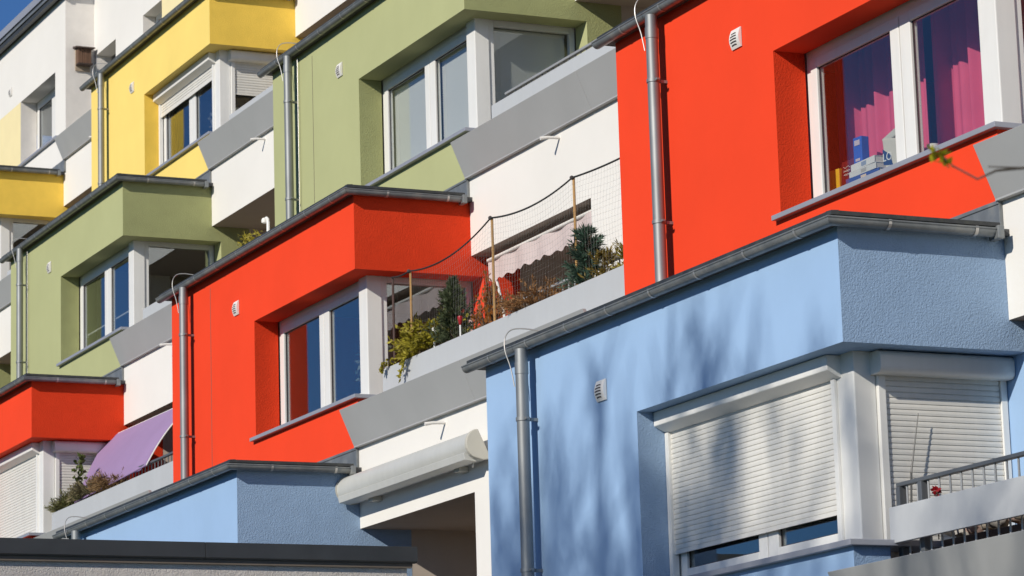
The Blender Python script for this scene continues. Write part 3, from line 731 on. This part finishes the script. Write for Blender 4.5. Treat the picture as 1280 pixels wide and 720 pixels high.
# blinds
bm_ = mat('blind slat', (.74,.76,.76), .5, var=.02)
def blind(c, k, x0, x1, y, zt, zb, label, axis='x'):
    t = thing('venetian_blind', label, 'blind', at(c,k,x0,y,zt) if axis == 'x' else at(c,k,y,x0,zt), 'white venetian blinds')
    mb = MB(); n = int((zt-zb)/.026); l = x1-x0
    for i in range(n):
        z = -.03-.026*i
        q = [(0,-.006,z+.013),(l,-.006,z+.013),(l,.008,z-.013),(0,.008,z-.013)]
        if axis == 'y': q = [(-b, a, z_) for a, b, z_ in q]
        mb.quad(*q)
    mb.build('slats', bm_, t)
    if axis == 'x': MB().box(0, l, -.015, .015, -.02, .01).build('head_rail', M['pvc'], t)
    else: MB().box(-.015, .015, 0, l, -.02, .01).build('head_rail', M['pvc'], t)
    cb = MB()
    for f in (.12, .88):
        a = f*l
        cb.tube([(a,-.012,0),(a,-.012,zb-zt)] if axis == 'x' else [(.012,a,0),(.012,a,zb-zt)], .0015, 4)
    cb.build('cord', M['cover'], t)
blind('B', 2, 2.72, 3.84, .37, -.80, SILL+.06, 'white venetian blind in the left pane of the green window')
blind('B', 2, 4.05, 5.0, .37, -.80, SILL+.06, 'white venetian blind in the right pane of the green window')
blind('B', 2, .47, 1.33, 5.08, -.72, SILL-.4, 'dim venetian blind in the balcony-side window of the green apartment', 'y')
t = thing('pendant_lamp', 'white two-dish pendant lamp inside the central red apartment', 'lamp', at('B',1,2.9,1.3,-.05))
MB().tube([(0,0,0),(0,0,-.72)], .006, 6).tube([(.32,.1,0),(.32,.1,-.62)], .006, 6).build('flex', M['cover'], t)
for x, y, z in ((0,0,-.72),(.32,.1,-.62)): MB().lathe([(.02,.03),(.14,.02),(.145,-.02),(.02,-.025)], (x,y,z), 24).build('dish', mc('white lamp dish', (.8,.8,.78)), t, smooth=True)
# plant added behind that pane in place of reflected trees
t = thing('reflection_plant', 'pale houseplant added for tree reflections in the right pane of the central red window', 'houseplant', at('B',1,4.62,.52,S_))
MB().lathe([(.05,0),(.07,.12),(.06,.12)], n=16).build('pot', mc('white pot', (.6,.6,.58)), t, smooth=True)
fb = MB()
for j in range(230): leaf(fb, Vector((rng.gauss(0,.14), rng.gauss(0,.05), rng.uniform(.1,.55))), rdir(.2), .09, .02)
fb.build('foliage', leafmat('pale grey leaf', (.30,.33,.26)), t)
t = thing('curtain_rod', 'thin white rod across the green window with plain panes', 'rod', at('C',2,2.7,.36,-1.52))
MB().tube([(0,0,0),(2.25,0,0)], .012, 8).build('bar', M['pvc'], t, smooth=True)
for x in (0, 1.1, 2.24): MB().box(x-.01, x+.01, -.02, .02, -.03, .03).build('holder', M['pvc'], t)
t = thing('houseplant', 'white-leaved houseplant behind the yellow apartment window', 'houseplant', at('C',3,4.55,.50,S_))
MB().lathe([(.05,0),(.07,.12),(.06,.12)], n=16).build('pot', mc('white pot', (.6,.6,.58)), t, smooth=True)
fb = MB()
for j in range(170): leaf(fb, Vector((rng.gauss(0,.14), rng.gauss(0,.05), rng.uniform(.1,.5))), rdir(.3), .10, .028)
fb.build('foliage', leafmat('white leaf', (.6,.62,.6)), t)

# ---------------------------------------------------------------- ground and trees on the street side
gm = mat('lawn', (.06,.075,.03), .9, var=.4, vscale=1.2, bump=.6, bscale=20, bdist=.03)
mb = MB().quad((-400,-400,GROUND),(400,-400,GROUND),(400,400,GROUND),(-400,400,GROUND)); struct(mb.build('ground', gm))
pav = mat('paving', (.22,.21,.20), .85, var=.15, vscale=3, bump=.3, bscale=40)
mb = MB().quad((-60,-3.2,GROUND+.004),(60,-3.2,GROUND+.004),(60,-.9,GROUND+.004),(-60,-.9,GROUND+.004)); struct(mb.build('path', pav))
bark = mat('bark', (.10,.085,.07), .9, var=.3, vscale=9, bump=.6, bscale=30, bdist=.01, stretch=(1,1,.3))
budm = mat('young leaf', (.62,.56,.03), .5, var=.3, vscale=60, trans=.45)
def tree(label, loc, h, spread, seed, trunk_h, depth=6, leaves=12, hang=0, lean=(0,0), r0=.11, zcap=None):
    g_ = random.Random(seed); g2 = random.Random(seed+100); t = thing('tree', label, 'tree', loc, 'trees on the street side')
    tb = MB(); cb = MB(); lb_ = MB()
    top = Vector((lean[0], lean[1], trunk_h))
    tb.tube([Vector((0,0,-.2)), Vector((0,0,.15)), top*.5+Vector((.05,.03,0)), top], [r0*1.35, r0*1.1, r0*.85, r0*.7], 10)
    def grow(p, d, l, r, dep):
        n = 4; pts = [p]; q = p.copy(); dd = d.copy()
        for i in range(n):
            dd = (dd + Vector((g_.uniform(-1,1), g_.uniform(-1,1), g_.uniform(-.7,1)))*.16).normalized()
            q = q+dd*l/n
            if zcap and q.z > zcap: dd.z = -abs(dd.z)*.3; 
            pts.append(q.copy())
        cb.tube(pts, [r*(1-.45*i/n) for i in range(n+1)], 6 if dep > 3 else 4, cap=False)
        if dep == 0 and hang and g2.random() < hang:          # hanging spray of young leaves
            ln = g2.uniform(.35, .95); wd_ = g2.uniform(.05, .12); sp = [pts[-1]+Vector((g2.uniform(-.05,.05)*i, g2.uniform(-.05,.05)*i, -ln*i/5)) for i in range(6)]
            cb.tube(sp, [.008,.007,.006,.005,.004,.003], 4, cap=False)
            for j in range(int(ln*95)):
                f_ = g2.random(); i_ = min(4, int(f_*5)); c_ = sp[i_].lerp(sp[i_+1], f_*5-i_)
                pp = c_+Vector((g2.gauss(0,1), g2.gauss(0,1), g2.gauss(0,.6)))*wd_*(.5+.7*math.sin(math.pi*f_))
                v = Vector((g2.uniform(-1,1), g2.uniform(-1,1), g2.uniform(-1,.4))).normalized(); s = v.cross(Vector((.3,.5,.8))).normalized()
                lb_.quad(pp, pp+v*.035+s*.026, pp+v*.085, pp+v*.035-s*.026)
        if dep == 0:
            if leaves and g2.random() < .85:
                for j in range(leaves):
                    pp = pts[g2.randint(1,4)]; v = Vector((g2.uniform(-1,1), g2.uniform(-1,1), g2.uniform(-.3,1))).normalized()
                    s = v.cross(Vector((.3,.5,.8))).normalized(); lb_.quad(pp, pp+v*.035+s*.022, pp+v*.085, pp+v*.035-s*.022)
            return
        for k_ in range(g_.choice((2,3,3)) if dep > 1 else 3):
            f = g_.uniform(.45, 1.0) if k_ else 1.0
            i = min(n, max(1, int(round(f*n)))); ax = Vector((g_.uniform(-1,1), g_.uniform(-1,1), g_.uniform(-1,1))).normalized()
            nd = (Matrix.Rotation(g_.uniform(.35,.8), 3, ax) @ dd); nd.z += .12; nd.normalize()
            grow(pts[i], nd, l*g_.uniform(.66,.86), r*.62*(1 if k_ else 1.12), dep-1)
    for k_ in range(6):
        a = k_*1.047+g_.uniform(-.3,.3); grow(top*(.70+.06*k_), Vector((math.cos(a)*spread, math.sin(a)*spread, 1.0)).normalized(), h, r0*.5, depth-1)
    tb.build('trunk', bark, t, smooth=True); cb.build('crown', bark, t, smooth=True)
    if leaves and lb_.v: lb_.build('leaves', budm, t)
    return t
tree('tall budding tree out of frame whose branches shade the big blue wall', (12.8,-20.5,GROUND), 2.1, 1.15, 2, 12.0, 6, leaves=4, hang=.125, r0=.22, zcap=17.25)
tree('budding tree out of frame whose branches shade the outbuilding wall', (7.2,-22,GROUND), 1.1, .8, 5, 12.6, 6, leaves=2, hang=.05, r0=.17, zcap=15.6)
# young tree right beside the photographer; one twig with new leaves reaches into the view
yt = tree('young tree at the right edge with one budding twig reaching into view', (17.3,-4.3,GROUND), .75, .5, 8, 2.6, 4, leaves=2, lean=(.25,.3), r0=.05)
tw = [Vector(q) for q in ((17.5,-4.05,-2.75),(16.9,-4.75,-2.52),(16.35,-5.38,-2.38),(15.997,-5.791,-2.347),(15.957,-5.848,-2.349),(15.927,-5.885,-2.367),(15.90,-5.94,-2.33),(15.893,-5.963,-2.305))]
o_ = Vector((17.3,-4.3,GROUND))
mb = MB().tube([q-o_ for q in tw], [.016,.010,.006,.0042,.0038,.003,.0024,.002], 6)
mb.tube([tw[5]-o_, Vector((15.905,-5.915,-2.343))-o_], [.0026,.0018], 5); mb.tube([tw[3]-o_, Vector((15.955,-5.87,-2.34))-o_], [.0026,.0018], 5)
mb.build('twig', bark, yt, smooth=True)
lb_ = MB()
for c_, n_ in (((15.893,-5.966,-2.303), 12), ((15.885,-5.985,-2.294), 14), ((15.897,-5.957,-2.322), 8)):
    c_ = Vector(c_)-o_
    for j in range(n_):
        v = rdir(.1); s = v.cross(Vector((.3,.5,.8))).normalized(); p_ = c_+rdir()*.006
        lb_.add([p_, p_+v*.012+s*.009, p_+v*.026, p_+v*.012-s*.009], [(0,1,2,3)])
lb_.build('new_leaves', budm, yt)

# ---------------------------------------------------------------- light
wd = bpy.data.worlds.new('World'); sc.world = wd; wd.use_nodes = True
nt = wd.node_tree; sky = nt.nodes.new('ShaderNodeTexSky'); sky.sky_type = 'NISHITA'; sky.sun_disc = False
el = math.asin(SUN.z); rot = math.atan2(SUN.x, SUN.y)
sky.sun_elevation = el; sky.sun_rotation = rot; sky.altitude = 1500; sky.air_density = 1.0; sky.dust_density = 0; sky.ozone_density = 10
nt.links.new(sky.outputs[0], nt.nodes['Background'].inputs[0]); nt.nodes['Background'].inputs[1].default_value = .085
ld = bpy.data.lights.new('sun', 'SUN'); ld.energy = 4.15; ld.angle = R(.53); ld.color = (1, .94, .84)
lo_ = bpy.data.objects.new('sun', ld); col.objects.link(lo_); lo_.rotation_euler = SUN.to_track_quat('Z', 'Y').to_euler(); lo_.location = (20,-40,30)

# ---------------------------------------------------------------- camera
cd = bpy.data.cameras.new('camera'); cam = bpy.data.objects.new('camera', cd); col.objects.link(cam); sc.camera = cam
RW = ((.41787562,.90801852,-.02970396),(-.18896556,.05488974,-.98044844),(-.8886349,.41531853,.19452131))
rx, ry, rz = (Vector(r) for r in RW)
m4 = Matrix((rx, -ry, -rz)).transposed().to_4x4(); m4.translation = Vector((22.412,-10.222,-4.14))
cam.matrix_world = m4
cd.sensor_width = 36; cd.lens = 3915.35/1280*36; cd.clip_start = .1; cd.clip_end = 1500
cd.dof.use_dof = True; cd.dof.focus_distance = 24; cd.dof.aperture_fstop = 9
sc.view_settings.view_transform = 'Standard'; sc.view_settings.look = 'None'; sc.view_settings.exposure = 0; sc.view_settings.gamma = 1
sc.view_settings.use_curve_mapping = False
sc.cycles.max_bounces = 8; sc.cycles.transparent_max_bounces = 16; sc.cycles.use_denoising = True
sc.cycles.caustics_reflective = False; sc.cycles.caustics_refractive = False
